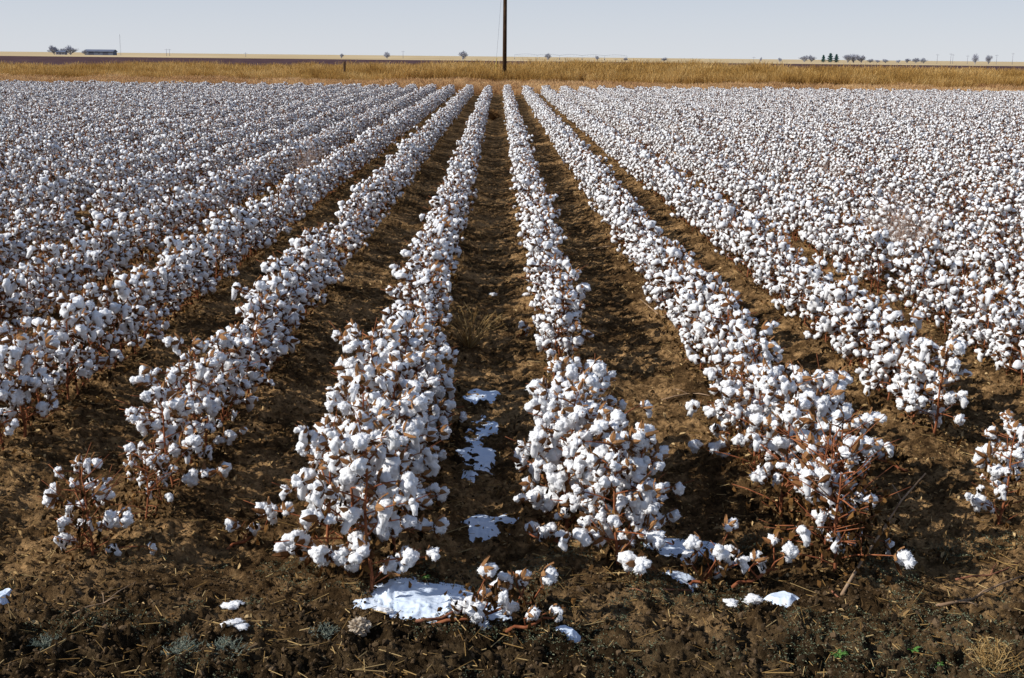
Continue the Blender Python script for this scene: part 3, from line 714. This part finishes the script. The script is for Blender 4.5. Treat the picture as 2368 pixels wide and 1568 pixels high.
c = far(796, 90); mb = MB(); mb.tube([(0, 0, -.1), (0, 0, 1.65)], .085, 8); o = obj('fence_post', mb.mesh('fence_post', [M['wood']], True)); o.location = c; tag(o, 'short dark wooden post standing in the tall grass left of the pole', 'post')

# ------------------------------------------------------------------ far things
def norm_h(meshes):
    z = max(v.co.z for me in meshes for v in me.vertices); return (meshes[0], meshes[1], z)
def bare_tree(seed, h):
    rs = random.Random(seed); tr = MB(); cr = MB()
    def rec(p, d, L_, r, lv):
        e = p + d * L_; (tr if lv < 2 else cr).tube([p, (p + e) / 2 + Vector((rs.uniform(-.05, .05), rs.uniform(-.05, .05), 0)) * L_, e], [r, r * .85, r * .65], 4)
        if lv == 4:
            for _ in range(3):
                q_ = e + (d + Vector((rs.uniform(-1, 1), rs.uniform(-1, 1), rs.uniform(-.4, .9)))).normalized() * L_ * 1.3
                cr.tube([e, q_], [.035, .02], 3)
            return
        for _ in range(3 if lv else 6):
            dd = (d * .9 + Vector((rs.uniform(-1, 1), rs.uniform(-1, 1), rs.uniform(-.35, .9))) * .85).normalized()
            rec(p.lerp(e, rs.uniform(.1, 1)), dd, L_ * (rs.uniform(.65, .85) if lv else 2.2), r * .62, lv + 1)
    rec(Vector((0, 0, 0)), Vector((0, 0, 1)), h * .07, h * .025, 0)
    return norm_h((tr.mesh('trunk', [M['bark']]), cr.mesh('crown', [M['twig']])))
TM = [bare_tree(s, 6) for s in (1, 2, 3, 5)]
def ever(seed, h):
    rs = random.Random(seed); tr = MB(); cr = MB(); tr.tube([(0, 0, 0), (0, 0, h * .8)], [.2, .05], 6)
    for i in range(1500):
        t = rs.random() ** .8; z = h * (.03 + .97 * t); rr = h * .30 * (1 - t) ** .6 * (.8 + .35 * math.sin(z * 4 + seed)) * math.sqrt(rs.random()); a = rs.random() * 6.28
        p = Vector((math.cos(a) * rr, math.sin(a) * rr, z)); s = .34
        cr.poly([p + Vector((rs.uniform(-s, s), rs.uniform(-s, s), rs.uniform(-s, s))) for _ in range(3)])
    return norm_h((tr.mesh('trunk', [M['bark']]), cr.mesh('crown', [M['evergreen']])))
EM = [ever(s, 7) for s in (1, 2)]
PXM = 2891.0
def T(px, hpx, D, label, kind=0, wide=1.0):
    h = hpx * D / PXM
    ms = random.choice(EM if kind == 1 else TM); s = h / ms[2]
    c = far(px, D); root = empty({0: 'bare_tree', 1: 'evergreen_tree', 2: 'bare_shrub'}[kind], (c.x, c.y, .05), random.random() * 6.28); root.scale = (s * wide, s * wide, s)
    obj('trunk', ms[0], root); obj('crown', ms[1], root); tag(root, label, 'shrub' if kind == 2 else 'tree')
T(125, 22, 1000, 'leafless tree at the far left end of the farmstead on the horizon')
T(163, 22, 1010, 'leafless tree behind the small farm house on the horizon', 0, 1.2)
T(146, 15, 1020, 'low leafless tree between the two taller farmstead trees')
T(196, 12, 990, 'low leafless tree at the left end of the long blue barn', 0, 1.2)
T(790, 12, 700, 'small leafless tree on the horizon above the short post', 0, .8)
T(895, 18, 700, 'wind bent leafless tree on the horizon left of the pole', 0, .8)
T(1070, 21, 700, 'leafless tree on the horizon just left of the pole', 0, .9)
T(1266, 17, 750, 'leafless tree on the horizon just right of the pole', 0, .8)
T(1381, 13, 800, 'small leafless tree on the horizon by the irrigation pivot', 0, .8)
T(1445, 9, 800, 'tiny leafless shrub at the end of the irrigation pivot', 2, 1.1)
T(1535, 10, 800, 'low wide shrub alone on the horizon right of the irrigation pivot', 2, 1.6)
T(1803, 11, 900, 'small shrub left of the grey trees on the right horizon', 2)
T(1760, 12, 900, 'thin leafless shrub on the right horizon, farthest left of its group', 2, .5)
T(1860, 16, 1000, 'leafless tree left of the green evergreens on the horizon', 0, 1.2)
T(1876, 17, 1000, 'leafless tree directly left of the green evergreens', 0, 1.1)
T(1904, 17, 1000, 'small dark evergreen, leftmost of three on the horizon', 1, 1.3)
T(1920, 21, 1000, 'dark evergreen, middle of three on the horizon', 1, 1.5)
T(1934, 19, 1000, 'dark evergreen, rightmost of three on the horizon', 1, 1.4)
for i, (px, hp, w) in enumerate([(1960, 19, 1.1), (1974, 21, 1.1), (1992, 18, 1.2)]):
    T(px, hp, 1000, 'grey leafless tree right of the evergreens, %s of three' % ['left', 'middle', 'right'][i], 0, w)
for i, (px, hp, w) in enumerate([(2012, 10, 2), (2030, 8, 2), (2048, 10, 2), (2078, 8, 2), (2098, 11, 1.8), (2118, 13, 1.8), (2136, 13, 1.5)]):
    T(px, hp, 1000, 'low grey shrub in the hedge right of the evergreens, %s from the left' % ['first', 'second', 'third', 'fourth', 'fifth', 'sixth', 'seventh'][i], 2, w * .8)
T(2255, 27, 800, 'leafless tree near the right edge of the horizon, taller of two', 0, .6)
T(2286, 23, 800, 'leafless tree near the right edge of the horizon, shorter of two', 0, .6)
for i, (px, hp, lab) in enumerate([(385, 16, 'left of a close pair of far poles on the left horizon'), (392, 16, 'right of a close pair of far poles on the left horizon'), (568, 10, 'tiny far pole alone on the left horizon'),
    (932, 17, 'far pole beside the wind bent tree'), (1743, 12, 'tiny far pole left of the right tree group'), (2167, 22, 'far utility pole just right of the grey shrubs'), (2198, 24, 'far utility pole, second right of the grey shrubs'),
    (2203, 22, 'far utility pole in the close pair right of the shrubs'), (2237, 20, 'far utility pole left of the two right edge trees'), (2304, 22, 'far utility pole right of the two right edge trees'), (2341, 26, 'far utility pole nearest the right edge')]):
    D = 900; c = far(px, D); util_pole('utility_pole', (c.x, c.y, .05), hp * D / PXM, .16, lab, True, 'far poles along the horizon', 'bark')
c = far(279, 1000); root = empty('radio_mast', (c.x, c.y, .05)); mb = MB()
for a in range(3): mb.tube([(.4 * math.cos(a * 2.09), .4 * math.sin(a * 2.09), 0), (.2 * math.cos(a * 2.09), .2 * math.sin(a * 2.09), 16)], .045, 4)
for z in range(0, 16): mb.tube([(.38, 0, z), (-.2, .33, z + .5), (-.2, -.33, z + 1)], .025, 3)
obj('lattice', mb.mesh('lattice', [M['galv']]), root); tag(root, 'thin tall mast right of the long blue barn', 'mast')
def gable(name, px, D, W, Dp, hw, hr, label, cat, wm, openings):
    c = far(px, D); root = empty(name, (c.x, c.y, .05)); mb = MB()
    mb.box((0, 0, hw / 2), (W, Dp, hw)); 
    for sx in (-1, 1): mb.poly([(sx * W / 2, -Dp / 2, hw), (sx * W / 2, Dp / 2, hw), (sx * W / 2, 0, hr - .1)])
    obj('wall', mb.mesh('wall', [M[wm]]), root)
    mb = MB(); e = .5
    for sy in (-1, 1):
        mb.poly([(-W / 2 - e, sy * (Dp / 2 + e), hw + .02), (W / 2 + e, sy * (Dp / 2 + e), hw + .02), (W / 2 + e, 0, hr), (-W / 2 - e, 0, hr)])
        mb.poly([(-W / 2 - e, sy * (Dp / 2 + e), hw + .3), (W / 2 + e, sy * (Dp / 2 + e), hw + .3), (W / 2 + e, 0, hr + .28), (-W / 2 - e, 0, hr + .28)])
        mb.poly([(-W / 2 - e, sy * (Dp / 2 + e), hw + .02), (W / 2 + e, sy * (Dp / 2 + e), hw + .02), (W / 2 + e, sy * (Dp / 2 + e), hw + .3), (-W / 2 - e, sy * (Dp / 2 + e), hw + .3)])
    obj('roof', mb.mesh('roof', [M['roofm']]), root)
    for (nm, x, z, w, h) in openings:
        mb = MB(); mb.box((x, -Dp / 2 - .03, z), (w, .06, h)); obj(nm, mb.mesh(nm, [M['dark']]), root)
    tag(root, label, cat); return root
gable('metal_barn', 233, 1000, 22, 10, 2.6, 4.0, 'long low blue metal barn on the left horizon', 'barn', 'siding', [('door', -6, 1.3, 4, 2.5), ('door', 5, 1.3, 4, 2.5), ('window', 0, 1.5, 1.2, 1)])
gable('farm_house', 142, 1000, 7, 6, 1.8, 3.0, 'small farm house between the leafless trees on the left horizon', 'house', 'housew', [('door', 0, .9, 1, 1.7), ('window', -2.2, 1.1, 1.2, .8), ('window', 2.2, 1.1, 1.2, .8)])
# irrigation pivot
x0, x1 = far(1190, 1000).x, far(1450, 1000).x; nsp = 5; W = (x1 - x0) / nsp
root = empty('irrigation_pivot', (x0, 1000, .05)); zp = 3.4
for i in range(nsp):
    mb = MB(); mb.tube([(W * i + W * t / 8, 0, zp + .8 * math.sin(math.pi * t / 8)) for t in range(9)], .1, 5); obj('pipe_span', mb.mesh('pipe_span', [M['galv']]), root)
    mb = MB(); lo = [(W * i + W * t / 8, 0, zp - .1 - .55 * math.sin(math.pi * t / 8)) for t in range(9)]; mb.tube(lo, .04, 3)
    for t in range(1, 8): mb.tube([lo[t], (lo[t][0], 0, zp + .8 * math.sin(math.pi * t / 8))], .04, 3)
    obj('truss', mb.mesh('truss', [M['galv']]), root)
for i in range(nsp + 1):
    mb = MB(); x = W * i
    mb.tube([(x, -1.8, .6), (x, 0, zp)], .08, 4); mb.tube([(x, 1.8, .6), (x, 0, zp)], .08, 4); mb.tube([(x, -1.8, .6), (x, 1.8, .6)], .08, 4)
    tw = obj('tower', mb.mesh('tower', [M['galv']]), root)
    for sy in (-1.8, 1.8):
        mb = MB(); mb.tube([(x - .15, sy, .6), (x + .15, sy, .6)], .6, 12); obj('wheel', mb.mesh('wheel', [M['dark']]), tw)
tag(root, 'long centre pivot irrigation line of arched pipe spans on the horizon', 'irrigation system')

# ------------------------------------------------------------------ light
SUN_AZ, SUN_EL = R(108), R(34)       # azimuth measured from the row direction towards the left
sd = Vector((-math.sin(SUN_AZ) * math.cos(SUN_EL), math.cos(SUN_AZ) * math.cos(SUN_EL), math.sin(SUN_EL)))
sl = bpy.data.lights.new('sun', 'SUN'); sl.energy = 5.0; sl.angle = R(.5); sl.color = (1, .965, .90)
so = bpy.data.objects.new('sun', sl); col.objects.link(so); so.rotation_euler = sd.to_track_quat('Z', 'Y').to_euler(); so.location = (-10, 5, 20)
w = bpy.data.worlds.new('World'); scene.world = w; w.use_nodes = True; nt = w.node_tree; nt.nodes.clear()
out = nt.nodes.new('ShaderNodeOutputWorld'); bg = nt.nodes.new('ShaderNodeBackground'); sky = nt.nodes.new('ShaderNodeTexSky')
sky.sky_type = 'NISHITA'; sky.sun_disc = False; sky.sun_elevation = SUN_EL; sky.sun_rotation = -SUN_AZ % (2 * math.pi)
sky.air_density = 1.0; sky.dust_density = .6; sky.ozone_density = 2.0; sky.altitude = 900
sv = nt.nodes.new('ShaderNodeVectorMath'); sv.operation = 'SCALE'; sv.inputs['Scale'].default_value = .1; nt.links.new(sky.outputs[0], sv.inputs[0])
tc = nt.nodes.new('ShaderNodeTexCoord'); sp = nt.nodes.new('ShaderNodeSeparateXYZ'); nt.links.new(tc.outputs['Generated'], sp.inputs[0])
rr = ramp(nt, [(0, (.69, .725, .79)), (.06, (.56, .615, .725)), (.35, (.29, .37, .53)), (1, (.11, .17, .32))]); nt.links.new(sp.outputs['Z'], rr.inputs['Fac'])
mx = nt.nodes.new('ShaderNodeMix'); mx.data_type = 'RGBA'; mx.inputs[0].default_value = .88
nt.links.new(sv.outputs[0], mx.inputs[6]); nt.links.new(rr.outputs['Color'], mx.inputs[7])
nt.links.new(mx.outputs[2], bg.inputs['Color']); bg.inputs['Strength'].default_value = 1.0
nt.links.new(bg.outputs[0], out.inputs['Surface'])
scene.view_settings.view_transform = 'Standard'; scene.view_settings.look = 'None'; scene.view_settings.exposure = 0
print('near', len(near), 'rest', len(rest), 'objs', len(bpy.data.objects))
